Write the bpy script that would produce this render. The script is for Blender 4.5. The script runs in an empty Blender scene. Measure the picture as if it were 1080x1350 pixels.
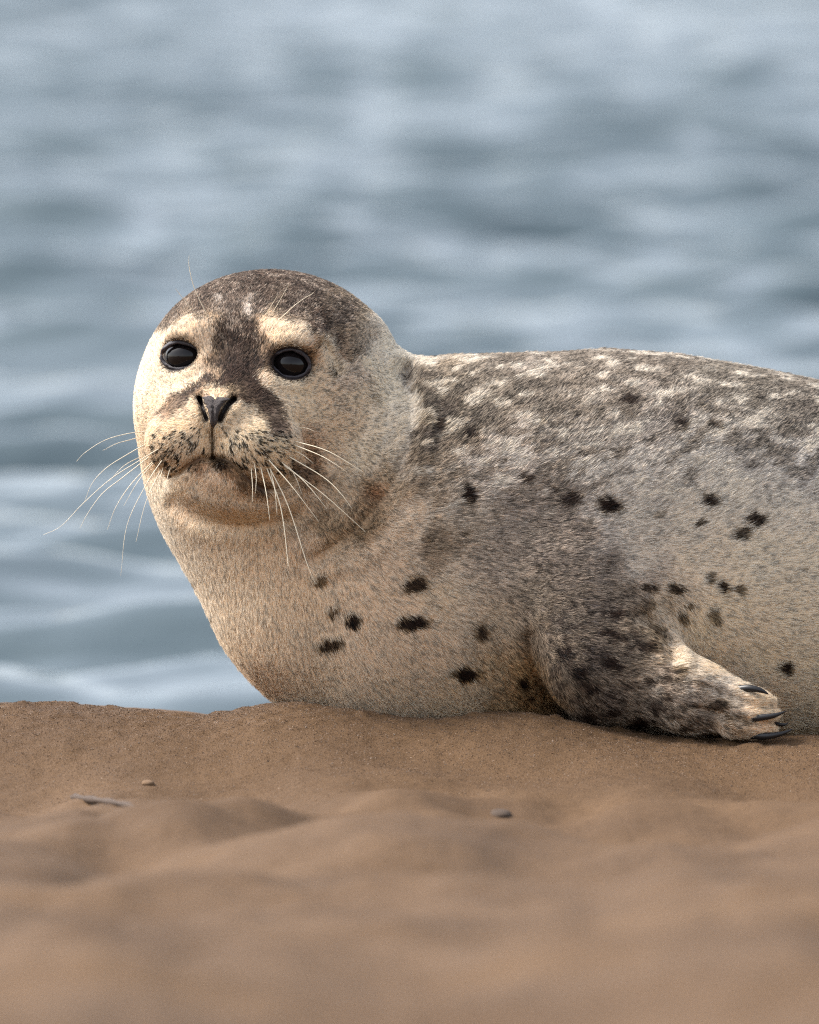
import bpy, math, time
import numpy as np
from mathutils import Vector

T0 = time.time()
np.seterr(over='ignore')
rng = np.random.default_rng(7)
SC = bpy.context.scene
COL = SC.collection

# ------------------------------------------------------------------ camera, sky, sun, exposure
S = 0.0006                       # metres per modelling unit
TH = math.radians(4.4)           # the lens looks down this much
DIST = 8.0
ct, st = math.cos(TH), math.sin(TH)
cam_d = bpy.data.cameras.new('camera')
cam = bpy.data.objects.new('camera', cam_d); COL.objects.link(cam)
cam_d.sensor_fit = 'VERTICAL'; cam_d.sensor_height = 36.0; cam_d.sensor_width = 28.8
cam_d.lens = 36.0 * DIST / (1350 * S)
cam_d.clip_start = 0.1; cam_d.clip_end = 5000
cam.location = (0.0, 280 * S * st - DIST * ct, 280 * S * ct + DIST * st)
cam.rotation_euler = (math.pi / 2 - TH, 0, 0)
cam_d.dof.use_dof = True
cam_d.dof.focus_distance = DIST - 0.075
cam_d.dof.aperture_fstop = 8.0
SC.camera = cam
SC.cycles.use_denoising = False
SC.cycles.sample_clamp_direct = 8.0; SC.cycles.sample_clamp_indirect = 6.0
SC.cycles.pixel_filter_type = 'BLACKMAN_HARRIS'; SC.cycles.filter_width = 1.15

SUN_EL, SUN_AZ = math.radians(50), math.radians(-74)   # azimuth from +Y (away from lens), negative = to the left
wd = bpy.data.worlds.new('World'); SC.world = wd; wd.use_nodes = True
nt = wd.node_tree; nt.nodes.clear()
sky = nt.nodes.new('ShaderNodeTexSky'); sky.sky_type = 'NISHITA'; sky.sun_disc = False
sky.sun_elevation = SUN_EL; sky.sun_rotation = SUN_AZ
sky.air_density = 1.0; sky.dust_density = 2.5; sky.ozone_density = 1.0
hs = nt.nodes.new('ShaderNodeHueSaturation'); hs.inputs['Saturation'].default_value = 0.42
bg = nt.nodes.new('ShaderNodeBackground'); bg.inputs['Strength'].default_value = 0.15
wo = nt.nodes.new('ShaderNodeOutputWorld')
nt.links.new(sky.outputs[0], hs.inputs['Color']); nt.links.new(hs.outputs[0], bg.inputs['Color']); nt.links.new(bg.outputs[0], wo.inputs['Surface'])
sun_d = bpy.data.lights.new('sun', 'SUN'); sun_d.energy = 2.8; sun_d.angle = math.radians(20); sun_d.color = (1.0, 0.95, 0.89)
sun = bpy.data.objects.new('sun', sun_d); COL.objects.link(sun)
sdir = Vector((math.sin(SUN_AZ) * math.cos(SUN_EL), math.cos(SUN_AZ) * math.cos(SUN_EL), math.sin(SUN_EL)))
sun.rotation_euler = sdir.to_track_quat('Z', 'Y').to_euler(); sun.location = sdir * 20
vs = SC.view_settings
vs.view_transform = 'Standard'; vs.look = 'None'; vs.exposure = 1.14; vs.gamma = 1.0; vs.use_curve_mapping = False

# ------------------------------------------------------------------ helpers
ROOT = np.array((0.20, 0.08, 0.0))
def to_world(p):
    """modelling coordinates (right, down, away) -> metres"""
    p = np.asarray(p, dtype=np.float64)
    x = (p[..., 0] - 540) * S; h = (955 - p[..., 1]) * S; d = p[..., 2] * S
    return np.stack([x, h * st + d * ct, h * ct - d * st], -1)
def lin(c):
    c = np.asarray(c, dtype=np.float64) / 255.0
    return np.where(c <= 0.04045, c / 12.92, ((c + 0.055) / 1.055) ** 2.4)
def _hash(ix, iy, iz, seed):
    h = (ix.astype(np.int64) * 374761393 + iy.astype(np.int64) * 668265263 + iz.astype(np.int64) * 2147483647 + seed * 974711) & 0xffffffff
    h = ((h ^ (h >> 13)) * 1274126177) & 0xffffffff
    h = ((h ^ (h >> 16)) * 2246822519) & 0xffffffff
    return ((h ^ (h >> 15)) & 0xffffff) / float(0xffffff)
def noise(p, seed=0):
    i = np.floor(p); f = p - i; f = f * f * f * (f * (f * 6 - 15) + 10)
    r = 0
    for dx in (0, 1):
        for dy in (0, 1):
            for dz in (0, 1):
                w = (f[..., 0] if dx else 1 - f[..., 0]) * (f[..., 1] if dy else 1 - f[..., 1]) * (f[..., 2] if dz else 1 - f[..., 2])
                r = r + w * _hash(i[..., 0] + dx, i[..., 1] + dy, i[..., 2] + dz, seed)
    return r
def fbm(p, seed=0, oct=3):
    a, r, t = 1.0, 0, 0
    for k in range(oct):
        r = r + a * noise(p * 2 ** k + 17.3 * k, seed + k); t += a; a *= 0.5
    return r / t
def sstep(a, b, x):
    t = np.clip((x - a) / (b - a), 0, 1); return t * t * (3 - 2 * t)
def mesh_from(name, verts, faces, mat=None, parent=None, smooth=True):
    me = bpy.data.meshes.new(name)
    verts = np.asarray(verts, np.float64); faces = np.asarray(faces, np.int32)
    n = faces.shape[1]
    me.vertices.add(len(verts)); me.vertices.foreach_set('co', verts.ravel())
    me.loops.add(faces.size); me.loops.foreach_set('vertex_index', faces.ravel())
    me.polygons.add(len(faces)); me.polygons.foreach_set('loop_start', np.arange(0, faces.size, n, dtype=np.int32))
    me.polygons.foreach_set('use_smooth', np.full(len(faces), smooth))
    me.update(calc_edges=True); me.validate()
    ob = bpy.data.objects.new(name, me); COL.objects.link(ob)
    if mat: me.materials.append(mat)
    if parent: ob.parent = parent
    return ob
def grid_faces(nu, nv):
    a = np.arange(nu * nv).reshape(nu, nv)
    return np.stack([a[:-1, :-1], a[1:, :-1], a[1:, 1:], a[:-1, 1:]], -1).reshape(-1, 4)
def material(name):
    m = bpy.data.materials.new(name); m.use_nodes = True
    return m, m.node_tree, m.node_tree.nodes['Principled BSDF']

# ------------------------------------------------------------------ the seal's form (implicit surface)
def smin(a, b, k):
    h = np.clip(0.5 + 0.5 * (b - a) / k, 0, 1)
    return b + (a - b) * h - k * h * (1 - h)
def smax(a, b, k): return -smin(-a, -b, k)
def ell(p, c, r):
    q = p - np.asarray(c, p.dtype); r = np.asarray(r, p.dtype)
    k0 = np.sqrt(((q / r) ** 2).sum(-1)) + 1e-6; k1 = np.sqrt(((q / (r * r)) ** 2).sum(-1)) + 1e-9
    return k0 * (k0 - 1) / k1
def cone(p, a, b, ra, rb, sq=(1, 1, 1)):
    a = np.asarray(a, p.dtype); b = np.asarray(b, p.dtype); sq = np.asarray(sq, p.dtype)
    pa = (p - a) * sq; ba = (b - a) * sq
    t = np.clip((pa @ ba) / (ba @ ba), 0, 1)
    return np.sqrt(((pa - t[..., None] * ba) ** 2).sum(-1)) - (ra + (rb - ra) * t)
def polyd(p, pts, reach=60.0):
    """distance in the (right, down) plane to a polyline (1e3 where farther than reach)"""
    full = np.full(p.shape[:-1], 1e3, p.dtype); lo = np.min(pts, 0) - reach; hi = np.max(pts, 0) + reach
    near = (p[..., 0] > lo[0]) & (p[..., 0] < hi[0]) & (p[..., 1] > lo[1]) & (p[..., 1] < hi[1]) & (p[..., 2] < 180)
    if not near.any(): return full
    p = p[near]; d = np.full(p.shape[:-1], 1e9, p.dtype)
    for (x0, y0), (x1, y1) in zip(pts[:-1], pts[1:]):
        dx, dy = x1 - x0, y1 - y0; L = dx * dx + dy * dy + 1e-9
        t = np.clip(((p[..., 0] - x0) * dx + (p[..., 1] - y0) * dy) / L, 0, 1)
        d = np.minimum(d, (p[..., 0] - x0 - t * dx) ** 2 + (p[..., 1] - y0 - t * dy) ** 2)
    full[near] = np.sqrt(d)
    return full
def smooth_line(pts, n=8):
    p = np.array(pts, float); P = np.vstack([2 * p[0] - p[1], p, 2 * p[-1] - p[-2]]); out = []
    for i in range(1, len(P) - 2):
        for t in np.linspace(0, 1, n, endpoint=False):
            out.append(0.5 * (2 * P[i] + (P[i + 1] - P[i - 1]) * t + (2 * P[i - 1] - 5 * P[i] + 4 * P[i + 1] - P[i + 2]) * t ** 2 + (3 * P[i] - P[i - 1] - 3 * P[i + 1] + P[i + 2]) * t ** 3))
    out.append(P[-2]); return np.array(out)

YAW, ROLL = math.radians(15), math.radians(3.5)
HC = np.array((352.0, 505.0, 60.0))
F = np.array((-math.sin(YAW), 0.0, -math.cos(YAW)))
R0 = np.array((math.cos(YAW), 0.0, -math.sin(YAW))); D0 = np.array((0.0, 1.0, 0.0))
R_ = R0 * math.cos(ROLL) + D0 * math.sin(ROLL); D_ = D0 * math.cos(ROLL) - R0 * math.sin(ROLL)
HM = np.stack([R_, D_, F], 1)            # columns: head axes
def headp(p): return (p - HC.astype(p.dtype)) @ HM.astype(p.dtype)

TOPX = [380, 460, 540, 600, 700, 800, 900, 1000, 1080, 1200, 1400, 1600, 1800, 1900]
TOPV = [590, 545, 507, 484, 465, 458, 465, 482, 498, 530, 615, 715, 830, 862]
BOTV = [940, 965, 975, 980, 985, 988, 990, 990, 990, 990, 988, 985, 979, 975]
WCX  = [110, 115, 120, 122, 128, 135, 145, 155, 165, 185, 230, 290, 350, 380]
WHX  = [190, 215, 228, 232, 238, 240, 238, 230, 222, 205, 165, 120, 80, 62]

NOSE_LINE = smooth_line([(284, 556), (283, 575), (283, 604)])
MOUTH_L = smooth_line([(284, 605), (268, 605), (252, 613), (240, 624), (228, 628)])
MOUTH_R = smooth_line([(284, 605), (300, 606), (315, 617), (332, 634), (352, 645), (373, 642), (392, 622)])
NOSTRIL_L = smooth_line([(266, 527), (270, 537), (273.5, 547), (276, 554)])
NOSTRIL_R = smooth_line([(311, 528.5), (303, 536), (297, 546), (293, 555)])
FOLDS = [  # (points, width, depth)
    (smooth_line([(232, 664), (262, 684), (305, 692), (350, 690), (395, 676), (430, 645)]), 10, 3.5),
    (smooth_line([(262, 640), (300, 652), (345, 660), (378, 656)]), 8, 1.5),
    (smooth_line([(400, 700), (445, 678), (480, 645), (505, 600), (516, 560), (512, 500), (490, 450)]), 14, 6.5),
    (smooth_line([(420, 735), (470, 700), (510, 655), (535, 600), (543, 545), (535, 490)]), 12, 10.0),
    (smooth_line([(380, 690), (425, 668), (460, 630), (480, 585), (488, 530), (478, 480)]), 9, 3.5),
    (smooth_line([(460, 735), (500, 705), (535, 665)]), 9, 3.5),
    (smooth_line([(428, 455), (438, 475), (446, 495)]), 5, 3.0),
    (smooth_line([(208, 556), (226, 535), (250, 520), (266, 514)]), 4, 1.6),
    (smooth_line([(312, 516), (335, 525), (356, 543), (372, 565)]), 7, 1.8),
    (smooth_line([(392, 560), (402, 585), (398, 612), (384, 632)]), 12, 3.5),
    (smooth_line([(698, 838), (704, 872), (720, 910), (746, 944)]), 9, 5.0),
    (smooth_line([(838, 812), (862, 824), (876, 845), (884, 866)]), 9, 6.0),
    (smooth_line([(920, 900), (960, 916), (985, 926), (1012, 929)]), 5, 3.5),
    (smooth_line([(915, 930), (960, 942), (985, 949), (1014, 950)]), 5, 3.5),
]
EYES = [((239, 470), 0.95, -6, 1.22), ((385, 481), 1.0, 6, 1.0)]   # centre, size, lid tilt in degrees

def base_sdf(p):
    h = headp(p)
    d = ell(h, (0, -4, -22), (170, 147, 182))                          # cranium
    d = smin(d, ell(h, (0, 45, 0), (172, 120, 150)), 40)                # cheeks
    d = smin(d, ell(h, (0, 48, 130), (92, 62, 98)), 46)                 # muzzle root
    d = smin(d, ell(h, (0, 125, 130), (94, 59, 94)), 30)                # lower jaw
    pads = np.minimum(ell(h, (-47, 80, 190), (58, 49, 61)), ell(h, (47, 80, 190), (61, 49, 61)))
    d = smin(d, pads, 18)
    d = smin(d, ell(h, (0, 42, 216), (40, 28, 34)), 22)                 # nose
    d = smin(d, ell(h, (0, 127, 186), (66, 38, 48)), 18)                # lower lip
    d = smin(d, ell(h, (-64, -62, 118), (38, 22, 34)), 24)              # brows
    d = smin(d, ell(h, (66, -62, 122), (42, 24, 36)), 24)
    n = ell(p, (358, 575, 110), (176, 165, 165))                        # neck
    n = smin(n, ell(p, (402, 640, 120), (200, 185, 190)), 40)
    n = smin(n, ell(p, (420, 600, 180), (138, 150, 165)), 30)
    u = p[..., 0]
    tv = np.interp(u, TOPX, TOPV); bv = np.interp(u, TOPX, BOTV); wc = np.interp(u, TOPX, WCX); wh = np.interp(u, TOPX, WHX)
    hv = (bv - tv) / 2
    e = 2.25
    k = (np.abs((p[..., 1] - tv - hv) / hv) ** e + np.abs((p[..., 2] - wc) / wh) ** e + 1e-9) ** (1 / e)
    t = (k - 1) * np.minimum(hv, wh)
    t = smax(t, 470 - u, 80); t = smax(t, u - 1880, 60)
    t = smin(t, ell(p, (560, 735, 120), (302, 258, 222)), 60)           # chest
    t = smin(t, cone(p, (1850, 915, 340), (2030, 955, 330), 45, 26, (1, 1.6, 1)), 40)   # hind flippers
    t = smin(t, cone(p, (1850, 915, 400), (2030, 952, 450), 45, 26, (1, 1.6, 1)), 40)
    t = smin(t, n, 34)
    d = smin(d, t, 20)
    # near fore flipper
    a = cone(p, (752, 770, -50), (792, 872, -105), 92, 76)
    a = smin(a, cone(p, (792, 872, -105), (905, 914, -150), 70, 47), 34)
    a = smin(a, cone(p, (905, 914, -150), (985, 936, -168), 46, 33), 20)
    tips = cone(p, (960, 916, -140), (992, 921, -150), 20, 12)
    tips = np.minimum(tips, cone(p, (960, 930, -168), (1002, 938, -176), 21, 12))
    tips = np.minimum(tips, cone(p, (960, 950, -182), (1004, 957, -184), 19, 11))
    a = smin(a, tips, 10)
    d = smin(d, a, 30)
    # far fore flipper
    b = cone(p, (700, 820, 300), (760, 930, 380), 80, 50, (1, 1, 1)); b = smin(b, cone(p, (760, 930, 380), (880, 930, 430), 45, 28), 20)
    d = smin(d, b, 30)
    # fold of skin behind the flipper
    d = smin(d, cone(p, (862, 830, -96), (900, 880, -106), 11, 13), 22)
    return d
def surf_w(u, v, f=base_sdf, lo=-300.0, hi=200.0):
    w = np.linspace(lo, hi, 401); p = np.stack([np.full_like(w, u), np.full_like(w, v), w], -1)
    s = f(p); i = np.argmax(s < 0)
    if s[i] >= 0: return hi
    return w[i - 1] + (w[i] - w[i - 1]) * s[i - 1] / (s[i - 1] - s[i]) if i else lo
def grad(f, q, e=2.0):
    q = np.asarray(q, float); g = np.array([f((q + np.eye(3)[i] * e)[None])[0] - f((q - np.eye(3)[i] * e)[None])[0] for i in range(3)])
    return g / np.linalg.norm(g)
EYEF = []
for (eu, ev), es, tilt, xs in EYES:
    c = np.array((eu, ev, surf_w(eu, ev))); n = grad(base_sdf, c, 14.0)
    k_ = 0.3 if eu < 300 else 0.55; out = n * k_ + F * (1 - k_); out /= np.linalg.norm(out)
    x = R_ - out * (R_ @ out); x /= np.linalg.norm(x); y = np.cross(out, x); y *= np.sign(y @ D_)
    a = math.radians(tilt); x, y = x * math.cos(a) + y * math.sin(a), y * math.cos(a) - x * math.sin(a)
    EYEF.append((c, x / xs, y, out, es))    # x is a measuring axis: long eyes have a short one

def seal_sdf(p):
    d = base_sdf(p)
    front = sstep(170, 110, p[..., 2])
    for pts, wd_, dep in FOLDS:
        q = polyd(p, pts, 5.0 * wd_); d = d + dep * np.exp(-(q / wd_) ** 2) * front - 0.45 * dep * np.exp(-((q - 1.9 * wd_) / wd_) ** 2) * front
    for c, x, y, o, es in EYEF:
        q = p - c.astype(p.dtype); l = np.stack([q @ x, q @ y, q @ o], -1).astype(p.dtype)
        r = np.sqrt((l[..., 0] / 1.18) ** 2 + l[..., 1] ** 2)
        d = d - 5.0 * np.exp(-((r - 29 * es) / 9) ** 2) * (np.abs(l[..., 2]) < 60)
        d = smax(d, -ell(l, (0, 0, 6), (24 * es, 19 * es, 34)), 6)
    f2 = sstep(-60, -100, p[..., 2])
    d = d + 5.0 * np.exp(-(polyd(p, NOSE_LINE) / 2.6) ** 2) * f2
    d = d + 7.0 * np.exp(-(polyd(p, MOUTH_L) / 4.5) ** 2) * f2 + 7.5 * np.exp(-(polyd(p, MOUTH_R) / 4.6) ** 2) * f2
    d = d + 15.0 * np.exp(-(polyd(p, NOSTRIL_L) / 3.8) ** 2) * f2 + 15.0 * np.exp(-(polyd(p, NOSTRIL_R) / 4.6) ** 2) * f2
    return d

def axis(*seg):
    out = [np.arange(a, b, s) for a, b, s in seg]; return np.concatenate(out).astype(np.float32)
AU = axis((150, 1130, 2.6), (1130, 2090, 10)); AV = axis((335, 1010, 2.6)); AW = axis((-290, 70, 2.6), (70, 520, 7))
def isosurface():
    nu, nv, nw = len(AU), len(AV), len(AW); st4 = 4
    iu, iv, iw = [np.unique(np.append(np.arange(0, n, st4), n - 1)) for n in (nu, nv, nw)]
    g = np.stack(np.meshgrid(AU[iu], AV[iv], AW[iw], indexing='ij'), -1)
    cs = np.empty(g.shape[:3], np.float32)
    for i in range(g.shape[0]): cs[i] = base_sdf(g[i])
    mu, mv, mw = [np.minimum(np.round(np.arange(n) / st4).astype(int), m - 1) for n, m in ((nu, len(iu)), (nv, len(iv)), (nw, len(iw)))]
    sd = cs[np.ix_(mu, mv, mw)].copy()
    wide = np.where(AU > 1130, 75.0, 34.0)[:, None, None] + np.where(AW > 70, 22.0, 0)[None, None, :]
    idx = np.argwhere(np.abs(sd) < wide)
    for k in range(0, len(idx), 400000):
        j = idx[k:k + 400000]; p = np.stack([AU[j[:, 0]], AV[j[:, 1]], AW[j[:, 2]]], -1)
        sd[j[:, 0], j[:, 1], j[:, 2]] = seal_sdf(p)
    neg = sd < 0
    c = [(0, 0, 0), (1, 0, 0), (0, 1, 0), (1, 1, 0), (0, 0, 1), (1, 0, 1), (0, 1, 1), (1, 1, 1)]
    cnt = np.zeros((nu - 1, nv - 1, nw - 1), np.int8)
    for a, b, e in c: cnt += neg[a:nu - 1 + a, b:nv - 1 + b, e:nw - 1 + e]
    cell = np.argwhere((cnt > 0) & (cnt < 8)); vid = np.full(cnt.shape, -1, np.int32); vid[tuple(cell.T)] = np.arange(len(cell))
    pos = np.zeros((len(cell), 3)); num = np.zeros(len(cell))
    co = [cell + np.array(o) for o in c]
    val = [sd[tuple(o.T)] for o in co]; xyz = [np.stack([AU[o[:, 0]], AV[o[:, 1]], AW[o[:, 2]]], -1).astype(float) for o in co]
    for a, b in [(0, 1), (2, 3), (4, 5), (6, 7), (0, 2), (1, 3), (4, 6), (5, 7), (0, 4), (1, 5), (2, 6), (3, 7)]:
        m = (val[a] < 0) != (val[b] < 0); t = val[a][m] / (val[a][m] - val[b][m])
        pos[m] += xyz[a][m] + (xyz[b][m] - xyz[a][m]) * t[:, None]; num[m] += 1
    pos /= num[:, None]
    quads = []
    for ax in range(3):
        o1, o2 = [(1, 2), (2, 0), (0, 1)][ax]
        lo = [slice(1, None)] * 3; hi = [slice(1, None)] * 3
        s0 = [slice(None)] * 3; s1 = [slice(None)] * 3; s0[ax] = slice(None, -1); s1[ax] = slice(1, None)
        e = np.argwhere(neg[tuple(s0)] != neg[tuple(s1)])
        e = e[(e[:, o1] > 0) & (e[:, o2] > 0) & (e[:, o1] < cnt.shape[o1]) & (e[:, o2] < cnt.shape[o2])]
        d1 = np.zeros(3, int); d1[o1] = 1; d2 = np.zeros(3, int); d2[o2] = 1
        q = np.stack([vid[tuple((e - d1 - d2).T)], vid[tuple((e - d2).T)], vid[tuple(e.T)], vid[tuple((e - d1).T)]], -1)
        flip = ~neg[tuple(e.T)]; q[flip] = q[flip][:, ::-1]
        quads.append(q)
    quads = np.concatenate(quads); quads = quads[(quads >= 0).all(1)]
    return pos, quads
V, Q = isosurface()
print('iso', len(V), len(Q), round(time.time() - T0, 1))
tri_n = np.cross(V[Q[:, 2]] - V[Q[:, 0]], V[Q[:, 3]] - V[Q[:, 1]])
VN = np.zeros_like(V)
for k in range(4): np.add.at(VN, Q[:, k], tri_n)
# orientation check: outward normals must point up the field
if (VN[::97] * np.stack([grad(base_sdf, q) for q in V[::9700]][:1])).sum() == 0: pass
VN /= np.linalg.norm(VN, axis=1)[:, None] + 1e-9
k0 = np.argmin(V[:, 1])
if VN[k0, 1] > 0: VN = -VN
# to_world mirrors handedness (down axis), so check the winding in metres later

# ------------------------------------------------------------------ coat colour (pigment, with some light and shade painted in)
#   right, down, r, g, b, reach
CP = [
 # crown and forehead
 (330,370,106,86,77),(270,385,106,86,77),(230,410,118,97,85),(400,385,104,85,77),(450,420,112,94,84),(215,425,125,104,90),(360,360,106,86,77),(470,455,146,128,112),(470,490,170,148,126),(455,505,178,152,126),(485,445,160,144,126),(495,470,192,176,154),(450,540,188,160,128),(340,400,112,92,84),(300,400,115,95,86),(262,412,112,90,78),(385,410,112,92,84),(420,430,105,82,72),(445,450,128,106,90),
 # brow patches, pale
 (245,434,206,176,140),(262,430,204,172,136),(225,446,206,178,144),(372,441,210,180,142),(352,434,190,156,122),(395,446,208,180,146),(415,462,190,150,112),(270,445,196,164,130),
 # stripe between the eyes
 (312,440,88,66,57),(296,445,92,70,60),(330,440,92,70,60),(338,455,96,74,64),(290,460,98,76,64),(340,480,98,74,64),(284,482,104,80,68),(275,505,100,74,64),(352,540,106,84,74),(230,542,146,118,98),(250,524,104,78,67),(340,520,100,76,66),(365,560,112,88,78),(310,465,96,72,64),(300,490,92,66,58),(320,490,92,68,60),(290,508,96,72,64),(335,505,98,76,68),(350,525,104,84,76),(362,548,118,98,88),(372,565,135,112,100),(260,515,108,84,74),(238,530,136,110,94),(217,548,168,138,114),(352,468,150,122,100),(279,468,160,130,104),(328,530,118,92,78),(268,522,150,118,92),
 # around the eyes and cheeks, pale
 (280,490,170,140,112),(272,465,205,174,138),(262,498,205,176,142),(240,505,228,202,166),(215,500,226,202,168),(200,470,226,200,166),(205,530,224,198,160),(192,520,228,206,176),(350,500,190,160,128),(370,510,228,200,162),(395,515,226,198,158),(420,500,205,176,140),(425,480,200,170,134),(410,540,214,186,148),(390,550,222,194,156),(440,530,208,176,138),(450,560,206,176,138),(470,520,202,178,146),(436,462,222,198,164),(441,480,222,198,164),(449,470,150,122,100),(455,450,150,126,106),
 (470,600,196,174,142),(490,480,206,190,164),(505,455,226,212,190),(500,560,210,188,158),(515,520,212,194,166),(530,540,190,174,152),(440,600,206,176,138),(515,490,216,200,174),  # pale neck fur, colour brightened to carry its rim light
 # muzzle
 (286,520,216,182,138),(262,535,214,186,148),(240,560,214,184,142),(215,575,206,174,134),(205,560,206,176,138),(325,545,212,184,146),(345,570,222,194,152),(375,585,224,196,152),(390,595,214,180,136),(250,590,196,166,128),(225,600,182,148,110),(215,615,168,134,98),(310,585,206,180,142),(335,605,204,174,132),(360,620,204,170,124),(276,585,216,184,140),(290,585,216,184,140),(372,628,190,154,110),
 (405,578,182,146,112),(410,600,160,126,96),(398,618,140,106,80),  # brown beside the muzzle, partly shade under the cheek put into colour
 # lower lip and chin
 (262,617,166,126,92),(300,621,160,120,84),(325,634,152,114,80),(345,646,130,96,68),(285,635,212,178,140),(262,640,216,186,150),(300,650,216,184,146),(335,658,212,182,146),(370,655,190,158,122),(250,630,204,172,134),(280,670,232,208,176),(330,675,228,202,168),(300,662,226,196,160),(375,668,212,184,150),(235,650,216,190,156),(240,664,196,166,134),(380,680,176,148,114),
 # throat and chest, pale; light from the left and chin shade painted in
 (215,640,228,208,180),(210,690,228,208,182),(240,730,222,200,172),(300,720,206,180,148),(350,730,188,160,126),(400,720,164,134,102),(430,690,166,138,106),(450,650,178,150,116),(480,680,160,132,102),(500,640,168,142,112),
 (260,800,218,194,164),(320,800,202,176,144),(300,870,200,172,138),(330,905,172,142,110),(380,840,194,168,136),(420,880,194,166,132),(400,780,184,156,122),(470,780,180,152,120),(480,860,192,164,132),(520,920,186,158,124),(560,860,186,158,126),(520,800,182,154,122),(600,920,180,150,112),(580,780,170,146,116),(650,880,176,144,104),(690,885,176,134,84),(700,925,164,120,70),(720,915,176,132,80),(660,930,176,138,94),(650,820,170,146,118),  # orange points by the flipper hold the armpit's shade
 # shoulder patch near the neck
 (540,700,166,140,112),(520,740,166,138,108),(580,720,150,128,108),
 # flank, grey; dark patch behind the neck also holds the head's shade
 (545,500,134,120,110),(560,530,114,102,94),(585,550,108,96,88),(560,575,118,104,96),(600,500,128,116,108),(640,490,138,126,118),(700,480,146,134,126),(640,540,128,116,108),(700,520,134,122,114),(760,480,140,128,120),(820,480,140,128,120),(880,490,140,128,120),(940,500,140,130,122),(1000,520,140,130,122),(1060,540,134,124,118),
 (600,600,150,132,116),(560,620,158,138,118),(640,620,146,132,120),(620,680,144,128,112),(680,600,152,138,126),(740,560,148,136,126),(800,560,150,138,128),(860,540,150,138,130),(680,660,138,124,114),(700,700,132,118,108),(740,680,128,114,106),(720,730,130,116,108),(660,740,142,126,112),(760,620,150,138,126),(820,620,158,146,134),(900,600,164,152,140),(980,600,150,140,132),(1060,620,160,150,142),
 (780,700,162,148,136),(840,680,176,162,146),(900,680,196,180,160),(960,650,190,176,158),(1040,680,196,182,164),(840,730,180,164,146),(920,740,204,186,162),(1000,740,208,192,168),(1070,740,206,190,166),
 (960,800,214,192,160),(1040,810,214,194,164),(920,830,210,184,146),(1000,870,210,186,150),(1070,880,210,188,154),(1060,940,206,180,142),(940,870,204,174,134),(1300,700,150,140,130),(1300,900,205,185,155),(1700,800,140,130,122),
 # flipper
 (700,780,130,116,104),(740,760,124,110,102),(780,750,128,114,106),(740,820,112,98,90),(780,800,108,94,88),(820,790,116,100,90),(850,770,150,132,116),(870,800,172,148,120),(740,880,112,96,84),(780,860,102,88,82),(830,850,112,96,86),(860,842,140,120,98),(872,858,150,128,104),(895,868,184,160,130),(870,885,138,120,106),(800,920,104,90,84),(850,930,118,104,96),(900,910,136,120,108),(940,900,160,142,126),(920,945,126,110,100),(960,925,158,140,122),(980,905,182,160,132),(985,922,226,188,142),(1000,928,230,194,148),(1005,952,206,160,112),(970,950,160,132,104),(1015,945,222,186,138),(760,930,110,94,84),(725,850,122,104,90),(730,905,120,100,84),
]
CP = np.array(CP, float)
low = (CP[:, 0] < 640) & (CP[:, 1] > 690) & (CP[:, 2] > 155) | (CP[:, 0] > 890) & (CP[:, 1] > 730) & (CP[:, 2] > 185); CP[low, 2:5] *= 1.15
sh = (CP[:, 0] > 600) & (CP[:, 0] < 960) & (CP[:, 1] > 590) & (CP[:, 1] < 960) & (CP[:, 2] < 160); CP[sh, 2:5] *= 1.11
cr = (CP[:, 0] < 475) & (CP[:, 1] < 560) & (CP[:, 2] < 135); CP[cr, 2:5] *= 0.91
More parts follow.
